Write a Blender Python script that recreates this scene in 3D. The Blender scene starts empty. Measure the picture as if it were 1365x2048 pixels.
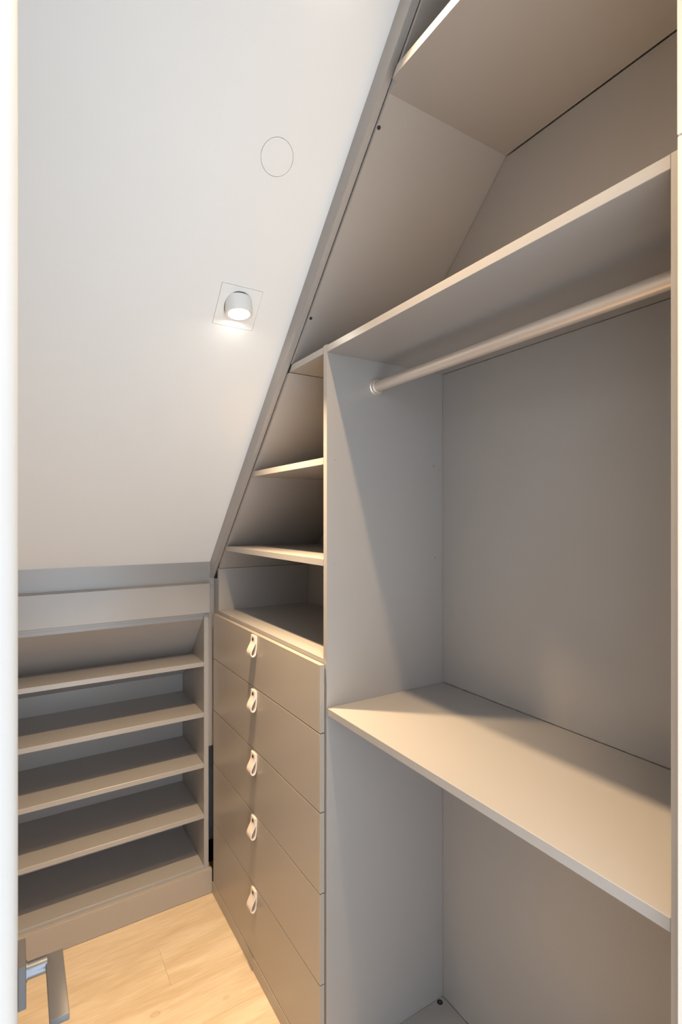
import bpy, bmesh, math
from mathutils import Vector, Matrix

C = bpy.context.scene.collection
scn = bpy.context.scene
PI = math.pi

# ------------------------------------------------------------------ camera
TH = math.atan(649.5 / 1043.0)
EYE = 1.62
cam = bpy.data.cameras.new('camera')
cam.sensor_fit = 'VERTICAL'
cam.sensor_height = 36.0
cam.sensor_width = 24.0
cam.lens = 1043.0 * 36.0 / 2048.0
cam.shift_y = 12.0 / 2048.0
cam.clip_start = 0.01
cam.dof.use_dof = True
cam.dof.focus_distance = 1.6
cam.dof.aperture_fstop = 11.0
co = bpy.data.objects.new('camera', cam)
co.location = (0, 0, EYE)
co.rotation_euler = (PI / 2, 0, -TH)
C.objects.link(co)
scn.camera = co

# ------------------------------------------------------------------ world, lights, exposure
w = bpy.data.worlds.new('world')
scn.world = w
w.use_nodes = True
bg = w.node_tree.nodes['Background']
bg.inputs[0].default_value = (0.74, 0.87, 1.0, 1)
bg.inputs[1].default_value = 3.1

def area(name, loc, rot, shape, sx, sy, power, col, spread=180):
    l = bpy.data.lights.new(name, 'AREA')
    l.shape = shape
    l.size = sx
    if shape in ('RECTANGLE', 'ELLIPSE'):
        l.size_y = sy
    l.energy = power
    l.color = col
    l.spread = math.radians(spread)
    o = bpy.data.objects.new(name, l)
    o.location = loc
    o.rotation_euler = rot
    C.objects.link(o)
    return o

WARM = (1.0, 0.725, 0.43)
TILT = math.radians(-9)          # the lamp heads lean a little towards the door
LAMPS = [(Vector((0.545, 1.4425, 2.2305)), 7.2, 90, 0), (Vector((0.547, 0.858, 2.815)), 9.0, 102, -12),
         (Vector((-0.350, 1.4425, 2.2305)), 2.0, 96, 0)]  # last entry: spotlight added behind the door to light the lower drawers
LOFF = Vector((0.0, -0.0105, -0.0225))   # lens centre relative to the plate centre
for P_, pw, sprd, tl in LAMPS:
    area('spot_glow', P_ + LOFF + Vector((0, -0.0004, -0.0035)), (math.radians(tl), 0, 0), 'DISK', 0.032, 0.032, pw, WARM, sprd)

vs = scn.view_settings
vs.view_transform = 'Standard'
vs.look = 'None'
vs.gamma = 1
vs.use_curve_mapping = False
vs.exposure = 0.66

# ------------------------------------------------------------------ materials
def mat(name, col, rough=0.5, metal=0.0, spec=0.5, bump=0.0, bscale=300, var=0.0, coat=0.0):
    m = bpy.data.materials.new(name)
    m.use_nodes = True
    nt = m.node_tree
    b = nt.nodes['Principled BSDF']
    b.inputs['Base Color'].default_value = (*col, 1)
    b.inputs['Roughness'].default_value = rough
    b.inputs['Metallic'].default_value = metal
    b.inputs['Specular IOR Level'].default_value = spec
    b.inputs['Coat Weight'].default_value = coat
    tc = nt.nodes.new('ShaderNodeTexCoord')
    if var > 0:
        n = nt.nodes.new('ShaderNodeTexNoise')
        n.inputs['Scale'].default_value = 6
        n.inputs['Detail'].default_value = 6
        nt.links.new(tc.outputs['Object'], n.inputs['Vector'])
        mx = nt.nodes.new('ShaderNodeMix')
        mx.data_type = 'RGBA'
        mx.inputs['A'].default_value = (*[c * (1 - var) for c in col], 1)
        mx.inputs['B'].default_value = (*[min(1, c * (1 + var)) for c in col], 1)
        nt.links.new(n.outputs['Fac'], mx.inputs['Factor'])
        nt.links.new(mx.outputs['Result'], b.inputs['Base Color'])
    if bump > 0:
        n2 = nt.nodes.new('ShaderNodeTexNoise')
        n2.inputs['Scale'].default_value = bscale
        n2.inputs['Detail'].default_value = 3
        nt.links.new(tc.outputs['Object'], n2.inputs['Vector'])
        bp = nt.nodes.new('ShaderNodeBump')
        bp.inputs['Strength'].default_value = bump
        bp.inputs['Distance'].default_value = 0.0004
        nt.links.new(n2.outputs['Fac'], bp.inputs['Height'])
        nt.links.new(bp.outputs['Normal'], b.inputs['Normal'])
    return m

TAUPE = mat('taupe_board', (0.335, 0.308, 0.286), 0.30, spec=0.65, bump=0.25, bscale=700, var=0.03)
TAUPE_SATIN = mat('taupe_satin_lacquer', (0.350, 0.300, 0.250), 0.28, spec=0.5, bump=0.12, bscale=500, var=0.02)
WHITE = mat('white_wall_paint', (0.79, 0.785, 0.77), 0.75, bump=0.25, bscale=160, var=0.012)
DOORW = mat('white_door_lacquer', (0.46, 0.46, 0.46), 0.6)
STRIP = mat('warm_white_strip', (0.60, 0.545, 0.48), 0.6)
LAMPW = mat('white_lamp_enamel', (0.80, 0.79, 0.77), 0.5)
DARK = mat('dark_void', (0.012, 0.011, 0.012), 0.7)
METAL = mat('dark_bronze_metal', (0.10, 0.09, 0.085), 0.42, metal=0.3)
STEEL = mat('brushed_steel', (0.20, 0.20, 0.21), 0.33, metal=1.0)
RAIL = mat('champagne_rail', (0.72, 0.62, 0.53), 0.33, metal=0.55)
LEATHER = mat('cream_leather', (0.70, 0.60, 0.52), 0.6, bump=0.5, bscale=900)
STUD = mat('stud_metal', (0.22, 0.19, 0.17), 0.25, metal=1.0)
CAP = mat('grey_cap', (0.30, 0.275, 0.255), 0.4)
LENS = mat('lit_lens', (1, 1, 1), 0.3)
_b = LENS.node_tree.nodes['Principled BSDF']
_b.inputs['Emission Color'].default_value = (1, 0.93, 0.82, 1)
_b.inputs['Emission Strength'].default_value = 26.0

def wood():
    m = bpy.data.materials.new('pale_oak')
    m.use_nodes = True
    nt = m.node_tree
    N, L = nt.nodes, nt.links
    b = N['Principled BSDF']
    geo = N.new('ShaderNodeNewGeometry')
    info = N.new('ShaderNodeObjectInfo')
    # shift the grain per plank
    mul = N.new('ShaderNodeMath'); mul.operation = 'MULTIPLY'; mul.inputs[1].default_value = 23.0
    L.new(info.outputs['Random'], mul.inputs[0])
    cmb = N.new('ShaderNodeCombineXYZ')
    L.new(mul.outputs[0], cmb.inputs[0]); L.new(mul.outputs[0], cmb.inputs[2])
    add = N.new('ShaderNodeVectorMath'); add.operation = 'ADD'
    L.new(geo.outputs['Position'], add.inputs[0]); L.new(cmb.outputs[0], add.inputs[1])
    def noise(sc, scale, det, dist=0.0):
        mp = N.new('ShaderNodeMapping'); mp.inputs['Scale'].default_value = sc
        L.new(add.outputs[0], mp.inputs[0])
        n = N.new('ShaderNodeTexNoise'); n.inputs['Scale'].default_value = scale
        n.inputs['Detail'].default_value = det; n.inputs['Distortion'].default_value = dist
        L.new(mp.outputs[0], n.inputs['Vector'])
        return n
    n1 = noise((1.2, 9, 1), 2.6, 5, 0.6)      # broad figure
    n2 = noise((5, 130, 1), 3.0, 3)           # fine pores
    r1 = N.new('ShaderNodeValToRGB')
    r1.color_ramp.elements[0].position = 0.32; r1.color_ramp.elements[0].color = (0.56, 0.42, 0.27, 1)
    r1.color_ramp.elements[1].position = 0.66; r1.color_ramp.elements[1].color = (0.68, 0.545, 0.385, 1)
    L.new(n1.outputs['Fac'], r1.inputs[0])
    r2 = N.new('ShaderNodeValToRGB')
    r2.color_ramp.elements[0].position = 0.30; r2.color_ramp.elements[0].color = (0.86, 0.84, 0.81, 1)
    r2.color_ramp.elements[1].position = 0.62; r2.color_ramp.elements[1].color = (1, 1, 1, 1)
    L.new(n2.outputs['Fac'], r2.inputs[0])
    mx = N.new('ShaderNodeMix'); mx.data_type = 'RGBA'; mx.blend_type = 'MULTIPLY'; mx.inputs['Factor'].default_value = 1
    L.new(r1.outputs[0], mx.inputs['A']); L.new(r2.outputs[0], mx.inputs['B'])
    last = mx.outputs['Result']
    # knots that belong to the boards
    for (kx, ky, rr) in ((0.385, 1.765, 0.011), (0.602, 1.700, 0.007), (0.395, 1.715, 0.004)):
        sub = N.new('ShaderNodeVectorMath'); sub.operation = 'SUBTRACT'; sub.inputs[1].default_value = (kx, ky, 0)
        L.new(geo.outputs['Position'], sub.inputs[0])
        sc = N.new('ShaderNodeVectorMath'); sc.operation = 'MULTIPLY'; sc.inputs[1].default_value = (0.7, 1.2, 0)
        L.new(sub.outputs[0], sc.inputs[0])
        ln = N.new('ShaderNodeVectorMath'); ln.operation = 'LENGTH'
        L.new(sc.outputs[0], ln.inputs[0])
        kr = N.new('ShaderNodeValToRGB')
        e = kr.color_ramp.elements
        e[0].position = 0.0; e[0].color = (0.74, 0.70, 0.66, 1)
        e[1].position = 1.0; e[1].color = (1, 1, 1, 1)
        e2 = e.new(0.25); e2.color = (0.92, 0.90, 0.86, 1)
        e3 = e.new(0.40); e3.color = (0.72, 0.66, 0.58, 1)
        e4 = e.new(0.62); e4.color = (0.96, 0.95, 0.93, 1)
        dv = N.new('ShaderNodeMath'); dv.operation = 'DIVIDE'; dv.inputs[1].default_value = rr * 2
        L.new(ln.outputs['Value'], dv.inputs[0]); L.new(dv.outputs[0], kr.inputs[0])
        mk = N.new('ShaderNodeMix'); mk.data_type = 'RGBA'; mk.blend_type = 'MULTIPLY'; mk.inputs['Factor'].default_value = 0.8
        L.new(last, mk.inputs['A']); L.new(kr.outputs[0], mk.inputs['B'])
        last = mk.outputs['Result']
    L.new(last, b.inputs['Base Color'])
    b.inputs['Roughness'].default_value = 0.45
    bp = N.new('ShaderNodeBump'); bp.inputs['Strength'].default_value = 0.25; bp.inputs['Distance'].default_value = 0.0005
    L.new(n2.outputs['Fac'], bp.inputs['Height']); L.new(bp.outputs['Normal'], b.inputs['Normal'])
    return m
WOOD = wood()

# ------------------------------------------------------------------ helpers
WP = {}     # world position of every object built here (no parent carries a rotation)

def tag(o, label=None, cat=None, group=None, kind=None):
    if label: o['label'] = label
    if cat: o['category'] = cat
    if group: o['group'] = group
    if kind: o['kind'] = kind
    return o

def put(o, wpos, parent=None):
    wpos = Vector(wpos)
    C.objects.link(o)
    WP[o.name] = wpos
    if parent is not None:
        o.parent = parent
        o.location = wpos - WP[parent.name]
    else:
        o.location = wpos
    return o

def thing(name, loc, label, cat, group=None, kind=None):
    o = bpy.data.objects.new(name, None)
    o.empty_display_size = 0.05
    put(o, loc)
    return tag(o, label, cat, group, kind)

def link(name, bm, m, parent=None, origin=None, smooth=False):
    """bm holds world coordinates; the object's origin goes to the bottom centre."""
    bmesh.ops.recalc_face_normals(bm, faces=bm.faces)
    if origin is None:
        xs = [v.co.x for v in bm.verts]; ys = [v.co.y for v in bm.verts]; zs = [v.co.z for v in bm.verts]
        origin = Vector(((min(xs) + max(xs)) / 2, (min(ys) + max(ys)) / 2, min(zs)))
    origin = Vector(origin)
    bmesh.ops.translate(bm, verts=bm.verts, vec=-origin)
    me = bpy.data.meshes.new(name)
    bm.to_mesh(me)
    bm.free()
    me.materials.append(m)
    if smooth:
        for p in me.polygons: p.use_smooth = True
        try:
            me.set_sharp_from_angle(angle=math.radians(35))
        except Exception:
            pass
    o = bpy.data.objects.new(name, me)
    return put(o, origin, parent)

def bevel(bm, r, seg=1):
    if r > 0:
        bmesh.ops.bevel(bm, geom=list(bm.edges), offset=r, segments=seg, profile=0.5, affect='EDGES')

def add_box(bm, x0, x1, y0, y1, z0, z1):
    r = bmesh.ops.create_cube(bm, size=1)
    bmesh.ops.scale(bm, verts=r['verts'], vec=(x1 - x0, y1 - y0, z1 - z0))
    bmesh.ops.translate(bm, verts=r['verts'], vec=((x0 + x1) / 2, (y0 + y1) / 2, (z0 + z1) / 2))
    return r['verts']

def box(name, x0, x1, y0, y1, z0, z1, m, parent=None, bv=0.0006):
    bm = bmesh.new()
    add_box(bm, x0, x1, y0, y1, z0, z1)
    bevel(bm, bv)
    return link(name, bm, m, parent)

def prism_x(name, yz, x0, x1, m, parent=None, bv=0.0005):
    """A board whose outline lies in the YZ plane, from x0 to x1."""
    bm = bmesh.new()
    a = [bm.verts.new((x0, y, z)) for y, z in yz]
    b = [bm.verts.new((x1, y, z)) for y, z in yz]
    n = len(yz)
    bm.faces.new(a); bm.faces.new(list(reversed(b)))
    for i in range(n):
        j = (i + 1) % n
        bm.faces.new((a[i], b[i], b[j], a[j]))
    bmesh.ops.recalc_face_normals(bm, faces=bm.faces)
    bevel(bm, bv)
    return link(name, bm, m, parent)

def add_cyl(bm, p0, p1, r0, r1=None, seg=40):
    r1 = r0 if r1 is None else r1
    p0, p1 = Vector(p0), Vector(p1)
    d = p1 - p0
    M = Matrix.Translation((p0 + p1) / 2) @ d.to_track_quat('Z', 'Y').to_matrix().to_4x4()
    return bmesh.ops.create_cone(bm, cap_ends=True, segments=seg, radius1=r0, radius2=r1, depth=d.length, matrix=M)['verts']

def lathe(bm, prof, origin, axis, seg=48):
    """prof: list of (r, t) along the axis."""
    axis = Vector(axis).normalized()
    q = axis.to_track_quat('Z', 'Y')
    rings = []
    for r, t in prof:
        if r < 1e-6:
            rings.append([bm.verts.new(Vector(origin) + axis * t)])
        else:
            rings.append([bm.verts.new(Vector(origin) + q @ Vector((r * math.cos(2 * PI * k / seg), r * math.sin(2 * PI * k / seg), t))) for k in range(seg)])
    for A, B in zip(rings, rings[1:]):
        if len(A) == 1 and len(B) == 1: continue
        for k in range(seg):
            j = (k + 1) % seg
            if len(A) == 1: bm.faces.new((A[0], B[k], B[j]))
            elif len(B) == 1: bm.faces.new((A[k], A[j], B[0]))
            else: bm.faces.new((A[k], A[j], B[j], B[k]))

def disc(name, p, normal, r, t, m, parent):
    bm = bmesh.new()
    n = Vector(normal).normalized()
    lathe(bm, [(0, -t), (r, -t), (r, t * 0.5), (r * 0.85, t), (0, t)], p, n, 24)
    return link(name, bm, m, parent, smooth=True)

def copy_tree(o, delta, label=None):
    r = o.copy(); C.objects.link(r)
    r.location = o.location + Vector(delta)
    WP[r.name] = WP[o.name] + Vector(delta)
    if label: r['label'] = label
    for ch in list(o.children):
        c = ch.copy(); C.objects.link(c); c.parent = r
        for g in list(ch.children):
            d = g.copy(); C.objects.link(d); d.parent = c
    return r

# ------------------------------------------------------------------ key planes (metres)
XD = 0.7197          # drawer fronts and face of the sloping trim
XC = 0.7375          # front edges of the cabinet boards
XB = 1.172           # inner face of the back panels
SLOPE = 3.673        # sloping ceiling: y + z
TOPZ = 2.95
LX = -0.65

# ------------------------------------------------------------------ room shell
# sloping ceiling with the flat part by the door; shallow pockets for the disc and the lamp plates
prof = [(2.62, SLOPE - 2.62), (SLOPE - TOPZ, TOPZ), (-0.14, TOPZ), (-0.14, TOPZ + .05), (0.77, TOPZ + .05), (2.62, 1.15)]
ceil = prism_x('ceiling', prof, LX - .05, 1.25, WHITE, bv=0)
tag(ceil, 'white plastered ceiling sloping down to the low shelves', None, None, 'structure')
NRM = Vector((0, -1, -1)).normalized()      # out of the slope, into the room
UP = Vector((0, -1, 1)).normalized()        # up the slope
DISC = Vector((0.543, 1.1685, SLOPE - 1.1685))
PL = 0.0605
cut = bmesh.new()
def slope_box(bm, c, hx, hu, n0, n1):
    vs_ = []
    for n in (n0, n1):
        for sx, su in ((-1, -1), (1, -1), (1, 1), (-1, 1)):
            vs_.append(bm.verts.new(c + Vector((sx * hx, 0, 0)) + UP * (su * hu) + NRM * n))
    f = [(0, 1, 2, 3), (7, 6, 5, 4), (0, 4, 5, 1), (1, 5, 6, 2), (2, 6, 7, 3), (3, 7, 4, 0)]
    fs = [bm.faces.new([vs_[i] for i in q]) for q in f]
    bmesh.ops.recalc_face_normals(bm, faces=fs)
add_cyl(cut, DISC - NRM * 0.010, DISC + NRM * 0.01, 0.0417, seg=96)
for P_, _, _, _ in LAMPS:
    slope_box(cut, P_, PL + 0.0007, PL + 0.0007, -0.030, 0.01)
me = bpy.data.meshes.new('cut'); cut.to_mesh(me); cut.free()
cutter = bpy.data.objects.new('cut', me); C.objects.link(cutter)
cutter.location = (0, 0, 0)
md = ceil.modifiers.new('pockets', 'BOOLEAN'); md.operation = 'DIFFERENCE'; md.object = cutter; md.solver = 'EXACT'
dg = bpy.context.evaluated_depsgraph_get()
new = bpy.data.meshes.new_from_object(ceil.evaluated_get(dg))
ceil.modifiers.clear(); ceil.data = new
bpy.data.objects.remove(cutter)

wb = box('wall_back', LX - .05, 1.25, 2.60, 2.66, -.02, 1.06, WHITE, bv=0); tag(wb, 'white knee wall behind the low shelves', kind='structure')
wl = box('wall_left', LX - .05, LX, -.14, 2.60, -.02, TOPZ, WHITE, bv=0)
# trim the left wall under the slope: an outline instead of a box
bpy.data.objects.remove(wl)
side_prof = [(-.14, -.02), (2.60, -.02), (2.60, SLOPE - 2.60), (SLOPE - TOPZ, TOPZ), (-.14, TOPZ)]
wl = prism_x('wall_left', side_prof, LX - .05, LX, WHITE, bv=0); tag(wl, 'white side wall behind the open door', kind='structure')
wr = prism_x('wall_right', side_prof, 1.195, 1.25, WHITE, bv=0); tag(wr, 'white wall behind the wardrobe', kind='structure')
# wall with the doorway the picture is taken from (left piece, right piece, head)
bm = bmesh.new()
add_box(bm, LX, -0.060, -.12, 0.02, 0, TOPZ)
add_box(bm, 0.705, 1.195, -.12, 0.318, 0, TOPZ)
add_box(bm, -0.060, 0.705, -.12, 0.02, 2.30, TOPZ)
wf = link('wall_front', bm, WHITE); tag(wf, 'white wall around the doorway', kind='structure')
# white filler strips at the right end of the wardrobe
t = box('trim_1', 0.6993, 0.7330, 0.3195, 0.330, 0, 2.0955, STRIP, bv=0.0012); tag(t, 'narrow white filler strip at the right end of the wardrobe', kind='structure')
t = box('trim_2', 0.6985, 0.7330, 0.3195, 0.330, 2.0965, TOPZ, STRIP, bv=0.0012); tag(t, 'white strip above the wardrobe filler', kind='structure')

# floor: boards running across the room
fl = box('floor', LX - .05, 1.25, -.14, 2.66, -.03, -.012, DARK, bv=0); tag(fl, 'pale oak plank floor', kind='structure')
PW = 0.19
y = 2.225 - PW * 12
row = 0
import random
random.seed(4)
joints = {3: 0.10, 4: 0.455, 5: -.2, 6: 0.30, 7: -.35}
for r_ in range(13):
    y0, y1 = y + r_ * PW, y + (r_ + 1) * PW
    y0c, y1c = max(y0, -.12), min(y1, 2.60)
    if y1c - y0c < .02: continue
    k = 12 - r_
    jx = {0: 0.02, 1: -0.30, 2: 0.455, 3: 0.1}.get(k, random.uniform(-.4, .6))
    for x0, x1 in ((LX, jx), (jx, 1.195)):
        bm = bmesh.new()
        add_box(bm, x0 + .0002, x1 - .0002, y0c + .0002, y1c - .0002, -.012, 0)
        bevel(bm, 0.0004)
        link('floor_plank', bm, WOOD, fl)

# ------------------------------------------------------------------ door on the left, seen along its face
da = math.atan(0.0073)
def dpt(t_, off=0.0):   # point on the door face at distance y=t_, off = out of the face
    return Vector((-0.0043 + 0.0073 * t_ + off, t_, 0))
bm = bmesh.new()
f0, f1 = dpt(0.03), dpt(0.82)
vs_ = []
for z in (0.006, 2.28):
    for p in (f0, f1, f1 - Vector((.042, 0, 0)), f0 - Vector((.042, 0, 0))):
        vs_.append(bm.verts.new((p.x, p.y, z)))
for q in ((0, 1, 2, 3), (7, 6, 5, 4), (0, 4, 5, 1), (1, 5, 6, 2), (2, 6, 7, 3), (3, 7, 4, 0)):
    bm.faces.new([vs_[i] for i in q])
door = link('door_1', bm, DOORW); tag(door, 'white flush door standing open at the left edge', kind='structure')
# lever handle
bm = bmesh.new()
add_box(bm, 0.0312, 0.0512, 0.664, 0.7685, 1.0515, 1.0600)
bevel(bm, 0.0012, 2)
lever = link('door_handle', bm, METAL, door, smooth=True)
lever['label'] = 'dark flat lever handle'
bm = bmesh.new()
add_box(bm, 0.0012, 0.0100, 0.7350, 0.7860, 1.0270, 1.0790)
bevel(bm, 0.0007)
link('rosette', bm, METAL, lever)
bm = bmesh.new()
add_cyl(bm, (0.0095, 0.7600, 1.0540), (0.0330, 0.7600, 1.0540), 0.0095, seg=40)
add_cyl(bm, (0.0095, 0.7600, 1.0540), (0.0112, 0.7600, 1.0540), 0.0115, seg=40)
link('handle_shaft', bm, STEEL, lever, smooth=True)['label'] = 'shiny steel shaft of the handle'

# ------------------------------------------------------------------ sloping trim on the ceiling edge, end boards
t = prism_x('trim_3', [(2.2425, 1.3575), (2.2425, SLOPE - 2.2425 - .0006), (SLOPE - TOPZ, TOPZ - .0006), (3.600 - TOPZ, TOPZ - .0006)], XD, 0.7385, TAUPE, bv=0.0006)
tag(t, 'sloping taupe board trimming the edge of the white ceiling', kind='structure')
t = box('trim_4', LX, 0.7385, 2.2432, 2.2600, 1.3270, 1.4295, TAUPE); tag(t, 'taupe board under the foot of the sloping ceiling', kind='structure')
t = box('trim_5', 0.7105, 0.7600, 2.2480, 2.2620, 0.62, 1.3560, TAUPE); tag(t, 'narrow taupe filler between low shelves and drawers', kind='structure')
t = box('baseboard_back', LX, 0.7185, 2.2090, 2.2275, 0.0015, 0.1050, TAUPE_SATIN, bv=0.0008); tag(t, 'taupe plinth below the low shelves', kind='structure')

# ------------------------------------------------------------------ low shelf unit on the left
YF = 2.228
SU = thing('shoe_shelf_unit', (0.03, 2.40, 0.0), 'low taupe open shelf unit with four shelves under the sloping ceiling', 'shelf unit')
sp = [(YF, .0980), (2.572, .0980), (2.572, 0.845), (2.2288, 1.1988), (2.2288, 1.212), (YF, 1.212)]
prism_x('side_panel', sp, 0.689, 0.709, TAUPE, SU)
prism_x('side_panel', sp, LX + .005, LX + .025, TAUPE, SU)
SX0, SX1 = LX + .0255, 0.6885
def su_shelf(zt, depth):
    return box('shelf', SX0, SX1, YF, depth, zt - .0195, zt, TAUPE, SU, bv=0.0007)
su_shelf(0.9975, 2.4100)
su_shelf(0.7785, 2.5655)
su_shelf(0.5590, 2.5655)
su_shelf(0.3400, 2.5655)
box('bottom_panel', SX0, SX1, YF, 2.5655, 0.0985, 0.1175, TAUPE, SU)
box('back_panel', SX0, SX1, 2.5662, 2.5720, 0.1180, 0.8640, TAUPE, SU, bv=0)
s = 3.4185
prism_x('sloping_back', [(2.2365, s - 2.2365), (2.5520, s - 2.5520), (2.5520, s - 2.5520 + .0170), (2.2365, s - 2.2365 + .0170)], SX0, SX1, TAUPE, SU)
box('top_rail', LX + .005, 0.7090, YF, 2.2360, 1.1975, 1.2600, TAUPE, SU)
bm = bmesh.new()
add_box(bm, LX + .002, 0.7092, 2.2090, 2.2274, 1.2120, 1.3376)
bevel(bm, 0.0008)
link('fascia_board', bm, TAUPE, SU)
box('ledge', LX + .002, 0.7150, 2.2279, 2.2428, 1.3270, 1.3405, TAUPE, SU)

# ------------------------------------------------------------------ drawer cabinet with open shelves under the slope
SI = 3.580
DC = thing('drawer_cabinet', (0.95, 1.73, 0.0), 'taupe cabinet of five drawers with open shelves cut to the roof slope above', 'cabinet')
box('gap_board', 0.7095, 0.7365, 2.4000, 2.4100, 0.0, 1.10, TAUPE, DC, bv=0)  # added backing that hides the bright wall and keeps the gap dark
# slope panel, its foot on the upright side board
prism_x('sloping_panel', [(2.1765, SI - 2.1765), (SI - 2.083, 2.083), (SI - 2.083 + .017, 2.083), (2.1765, SI - 2.1765 + .017)], 0.7385, 1.1715, TAUPE, DC)
box('side_panel', XC, 1.1715, 2.1766, 2.1945, 0.055, SI - 2.1765 - .001, TAUPE, DC)
box('filler_strip', 0.7395, 0.7580, 2.1950, 2.2425, 0.60, 1.3560, TAUPE, DC)
box('back_panel', 1.1722, 1.1790, 1.2795, 2.1945, 0.06, 2.083, TAUPE, DC, bv=0)
def wedge_board(name, z0, z1, x1, x0=XC, s=SI):
    return prism_x(name, [(1.2792, z0), (s - z0 - .0003, z0), (s - z1 - .0003, z1), (1.2792, z1)], x0, x1, TAUPE, DC, bv=0.0007)
wedge_board('top_panel', 2.084, 2.1035, 1.1715)
wedge_board('shelf', 1.7715, 1.7910, 1.165)
wedge_board('shelf', 1.4840, 1.5040, 1.165)
box('counter_panel', XC, 1.1715, 1.2792, 2.1762, 1.2045, 1.2225, TAUPE, DC, bv=0.0007)
box('bottom_panel', XC, 1.1715, 1.2792, 2.1762, 0.0600, 0.0780, TAUPE, DC)
bm = bmesh.new()
add_box(bm, 0.7180, 0.7360, 1.2680, 2.2080, 0.0010, 0.0490)
bevel(bm, .0006)
link('plinth', bm, TAUPE_SATIN, DC)

def strap_mesh():
    """Folded leather loop, profile in XZ (x out of the drawer), 38 mm wide, top at z = 0."""
    bm = bmesh.new()
    outer = [(0.0004, -.001), (-.0030, 0.0008), (-.0066, -.001), (-.0074, -.006), (-.0078, -.018), (-.0088, -.026), (-.0128, -.038), (-.0180, -.050),
             (-.0205, -.059), (-.0192, -.067), (-.0150, -.0725), (-.0098, -.0735), (-.0052, -.0700), (-.0022, -.0620), (-.0008, -.050), (-.0002, -.036), (0.0004, -.018)]
    inner = [(-.0033, -.0245), (-.0035, -.0243), (-.0037, -.0245), (-.0039, -.0248), (-.0042, -.0252), (-.0055, -.0290), (-.0098, -.0395), (-.0150, -.0515),
             (-.0172, -.0592), (-.0163, -.0650), (-.0137, -.0688), (-.0100, -.0696), (-.0075, -.0672), (-.0052, -.0608), (-.0040, -.050), (-.0034, -.036), (-.0032, -.0265)]
    n = len(outer)
    W = .0190
    O = [[bm.verts.new((x * (1.0 if z > -.03 else 1.18), yy, z)) for x, z in outer] for yy in (-W, W)]
    I = [[bm.verts.new((x * (1.0 if z > -.03 else 1.18), yy, z)) for x, z in inner] for yy in (-W, W)]
    for k in range(n):
        j = (k + 1) % n
        bm.faces.new((O[0][k], O[0][j], O[1][j], O[1][k]))
        bm.faces.new((I[0][k], I[1][k], I[1][j], I[0][j]))
        bm.faces.new((O[0][k], I[0][k], I[0][j], O[0][j]))
        bm.faces.new((O[1][k], O[1][j], I[1][j], I[1][k]))
    bmesh.ops.recalc_face_normals(bm, faces=bm.faces)
    me = bpy.data.meshes.new('pull_strap')
    bm.to_mesh(me); bm.free()
    me.materials.append(LEATHER)
    for p in me.polygons: p.use_smooth = True
    me.set_sharp_from_angle(angle=math.radians(40))
    return me
STRAP = strap_mesh()
bm = bmesh.new()
lathe(bm, [(0, 0), (.0080, 0), (.0080, .0006), (.0066, .0012), (.0048, .0006), (.0036, .0018), (0, .0022)], (0, 0, 0), (-1, 0, 0), 28)
bmesh.ops.recalc_face_normals(bm, faces=bm.faces)
STUDM = bpy.data.meshes.new('pull_screw'); bm.to_mesh(STUDM); bm.free(); STUDM.materials.append(STUD)
for p in STUDM.polygons: p.use_smooth = True

edges = [1.2085, 1.0160, 0.7942, 0.5668, 0.3110, 0.0505]
for k in range(5):
    zt, zb = edges[k] - (0.0 if k == 0 else .0014), edges[k + 1] + .0014
    bm = bmesh.new()
    add_box(bm, XD, 0.7352, 1.2680, 2.1960, zb, zt)
    bevel(bm, 0.0007)
    # the drawer's box behind the front
    zb2, zt2 = zb + .030, min(zt - .035, 1.16)
    for b_ in ((0.7353, 1.12, 1.300, 1.312, zb2, zt2), (0.7353, 1.12, 2.140, 2.152, zb2, zt2), (1.108, 1.12, 1.312, 2.140, zb2, zt2), (0.7353, 1.108, 1.312, 2.140, zb2, zb2 + .008)):
        add_box(bm, *b_)
    dr = link('drawer', bm, TAUPE_SATIN, DC)
    st = bpy.data.objects.new('pull_strap', STRAP)
    put(st, (XD - .0004, 1.7350, zt - .0045), dr)
    if k == 0: st['label'] = 'cream leather strap loop'
    sc = bpy.data.objects.new('pull_screw', STUDM)
    put(sc, (XD - .0004 - .0070, 1.7350, zt - .0045 - .0150), dr)

# ------------------------------------------------------------------ hanging wardrobe on the right
WD = thing('hanging_wardrobe', (0.95, 0.80, 0.0), 'tall taupe open wardrobe bay with a clothes rail above a wide lower shelf', 'wardrobe')
Y0, Y1 = 0.3560, 1.2590
box('side_panel', XC, 1.180, Y1, 1.2785, 0.0, 2.1065, TAUPE, WD, bv=0.0007)
box('side_panel', XC, 1.180, Y0 - .0180, Y0, 0.0, 2.1040, TAUPE, WD, bv=0.0007)
box('top_panel', XC, 1.1715, Y0 + .0002, Y1 - .0004, 2.0840, 2.1035, TAUPE, WD, bv=0.0007)
box('shelf', XC, 1.1712, Y0 + .0002, Y1 - .0004, 1.0687, 1.0890, TAUPE, WD, bv=0.0010)
box('bottom_panel', XC, 1.1715, Y0 + .0002, Y1 - .0004, 0.0550, 0.0740, TAUPE, WD)
bm = bmesh.new(); add_box(bm, .7420, .7600, Y0 + .0002, Y1 - .0004, 0.001, .0545); link('plinth', bm, TAUPE, WD)
box('back_panel', 1.1722, 1.1790, Y0, Y1 - .0014, 0.0745, 1.0680, TAUPE, WD, bv=0)
box('back_panel', 1.1722, 1.1790, Y0, Y1 - .0014, 1.0905, 2.0830, TAUPE, WD, bv=0)
RX, RZ = 0.9055, 2.0080
bm = bmesh.new()
add_cyl(bm, (RX, Y0 + .001, RZ), (RX, Y1 - .0015, RZ), 0.0155, seg=64)
rail = link('clothes_rail', bm, RAIL, WD, smooth=True)
rail['label'] = 'pale champagne clothes rail'
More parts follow.
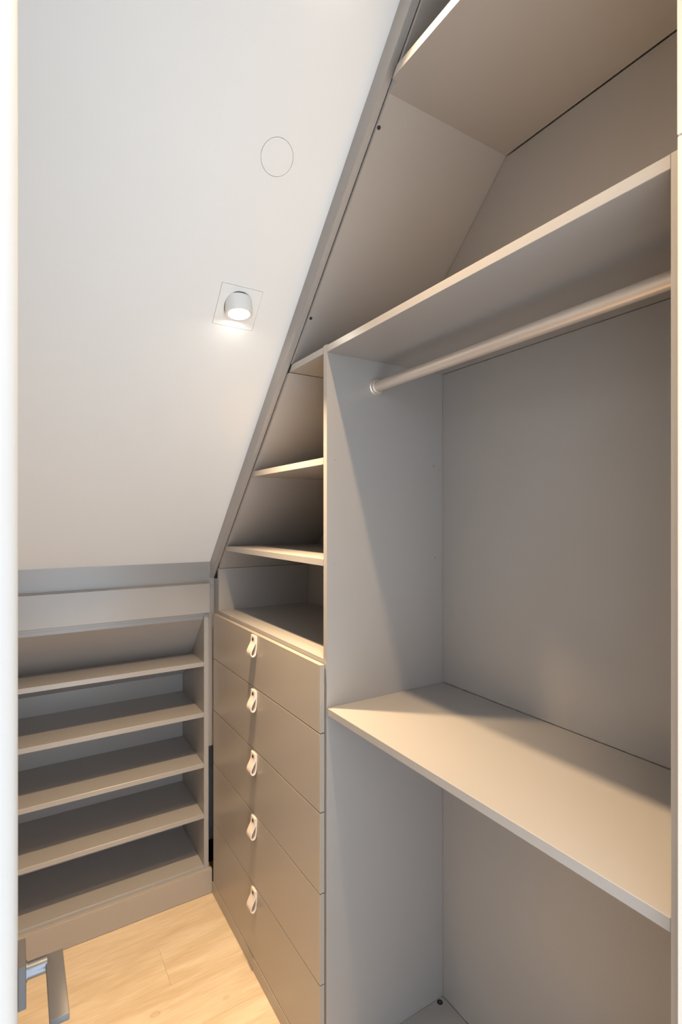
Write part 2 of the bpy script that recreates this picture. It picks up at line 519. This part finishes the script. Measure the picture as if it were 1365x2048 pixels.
for ya, sg in ((Y1 - .0004, -1), (Y0 + .0004, 1)):
    bm = bmesh.new()
    lathe(bm, [(0, 0), (.0235, 0), (.0235, .0030), (.0222, .0042), (.0205, .0046), (.0200, .0120), (.0188, .0132), (.0160, .0132), (.0158, .004), (0, .004)], (RX, ya, RZ), (0, sg, 0), 56)
    link('rail_flange', bm, RAIL, rail, smooth=True)
for x_, z_, r_ in ((1.1334, 1.7864, .0042), (1.1400, 1.4934, .0038), (0.7650, 1.7840, .0016), (0.7630, 1.4916, .0016)):
    disc('cover_cap', (x_, Y1 - .0003, z_), (0, -1, 0), r_, .0007, CAP, WD)
# dark adjusting screw on the bottom board, in the back corner
bm = bmesh.new()
lathe(bm, [(0, 0), (.0090, 0), (.0090, .0010), (.0078, .0016), (.0052, .0008), (0, .0008)], (1.1480, 1.2460, 0.0742), (0, 0, 1), 28)
sw = link('screw_cap', bm, DARK, WD, smooth=True)
sw['label'] = 'black screw cap'
disc('screw_head', (1.1480, 1.2460, 0.0752), (0, 0, 1), .0032, .0010, STEEL, sw)

# ------------------------------------------------------------------ upper cabinet in the gable
UC = thing('upper_cabinet', (0.94, 1.0, 2.107), 'taupe upper bay above the wardrobe, sloping left side and a board across its top', 'cabinet')
XU = 1.140
SU2 = 3.585
prism_x('sloping_panel', [(SU2 - 2.1070, 2.1070), (SU2 - 2.94, 2.94), (SU2 - 2.94 + .013, 2.94), (SU2 - 2.1070 + .013, 2.1070)], 0.7390, XU + .02, TAUPE, UC)
g = .0030
prism_x('back_panel', [(Y0 - .02, 2.1070), (SU2 - 2.1070 - g, 2.1070), (SU2 - 2.6100 + g * .3 - g, 2.6090), (Y0 - .02, 2.6090)], XU, XU + .008, TAUPE, UC, bv=0)
prism_x('back_panel', [(Y0 - .02, 2.6310), (SU2 - 2.6310 - g, 2.6310), (SU2 - 2.94 - g, 2.94), (Y0 - .02, 2.94)], XU, XU + .008, TAUPE, UC, bv=0)
bm = bmesh.new()
zz0, zz1 = 2.6112, 2.6300
def pts(z):
    fe = 3.549 - z - .0004        # the front strip stops short of the sloping trim
    inn = SU2 - z - .0004
    return [(0.7200, fe), (0.7392, fe), (0.7392, inn), (XU - g, inn), (XU - g, Y0 - .02), (0.7200, Y0 - .02)]
A = [bm.verts.new((x, yy, zz0)) for x, yy in pts(zz0)]
B = [bm.verts.new((x, yy, zz1)) for x, yy in pts(zz1)]
bm.faces.new(A); bm.faces.new(list(reversed(B)))
for i in range(6): bm.faces.new((A[i], B[i], B[(i + 1) % 6], A[(i + 1) % 6]))
link('top_board', bm, TAUPE, UC)
for x_, y_ in ((0.7462, 1.3690), (0.7440, 1.0215)):
    disc('dark_hole_disc', (x_, y_, SU2 - y_ ), (0, -1, -1), .0048, .0006, DARK, UC)  # flat black discs, the dark inside of the holes put into colour

# ------------------------------------------------------------------ ceiling lamps
def spot(P_, label, frame):
    root = thing('ceiling_spotlight', P_, label, 'spotlight')
    # square plate with a round opening
    bm = bmesh.new()
    n = 64
    hole_c = P_ + UP * 0.004
    def ring(fn, nn):
        return [bm.verts.new(fn(2 * PI * k / n) + NRM * nn) for k in range(n)]
    def sq(a):
        c_, s_ = math.cos(a), math.sin(a)
        k_ = PL / max(abs(c_), abs(s_))
        return P_ + Vector((c_ * k_, 0, 0)) + UP * (s_ * k_)
    def ci(a): return hole_c + Vector((math.cos(a) * .0405, 0, 0)) + UP * (math.sin(a) * .0440)
    R = [ring(sq, -.012), ring(sq, .0006), ring(ci, .0006), ring(ci, -.025)]
    for a_, b_ in zip(R, R[1:]):
        for k in range(n):
            j = (k + 1) % n
            bm.faces.new((a_[k], a_[j], b_[j], b_[k]))
    bm.faces.new(R[3])
    link('mounting_plate', bm, LAMPW, root)
    # swivelling can, axis nearly vertical
    ax = Matrix.Rotation(TILT, 3, 'X') @ Vector((0, 0, -1))
    c = P_ + LOFF
    bm = bmesh.new()
    lathe(bm, [(0, -.050), (.026, -.050), (.0375, -.044), (.0390, -.038), (.0390, .0003), (.0385, .0012), (.0350, .0012), (.0310, .0004), (.0285, -.0040), (0, -.0040)], c, ax, 56)
    can = link('lamp_housing', bm, LAMPW, root, smooth=True)
    bm = bmesh.new()
    lathe(bm, [(0, -.0020), (.0260, -.0020), (.0276, -.0030), (.0276, -.0037), (0, -.0037)], c, ax, 48)
    link('lamp_lens', bm, LENS, can, smooth=True)['label'] = 'glowing lens'
    return root
spot(LAMPS[0][0], 'white swivel spotlight on a square plate, lit, in the sloping ceiling', True)
spot(LAMPS[2][0], 'added white spotlight behind the open door, brightening the lower drawers', False)  # added fixture, no such lamp known; it lights the lower drawers
spot(LAMPS[1][0], 'second white spotlight, higher up the slope near the door, above the picture', False)

bm = bmesh.new()
lathe(bm, [(0, -.0095), (.0409, -.0095), (.0409, .0000), (.0405, .0004), (0, .0004)], DISC, NRM, 96)
cv = link('round_cover', bm, WHITE, smooth=True)
tag(cv, 'flush white round cover plate in the sloping ceiling above the spotlight', 'cover')
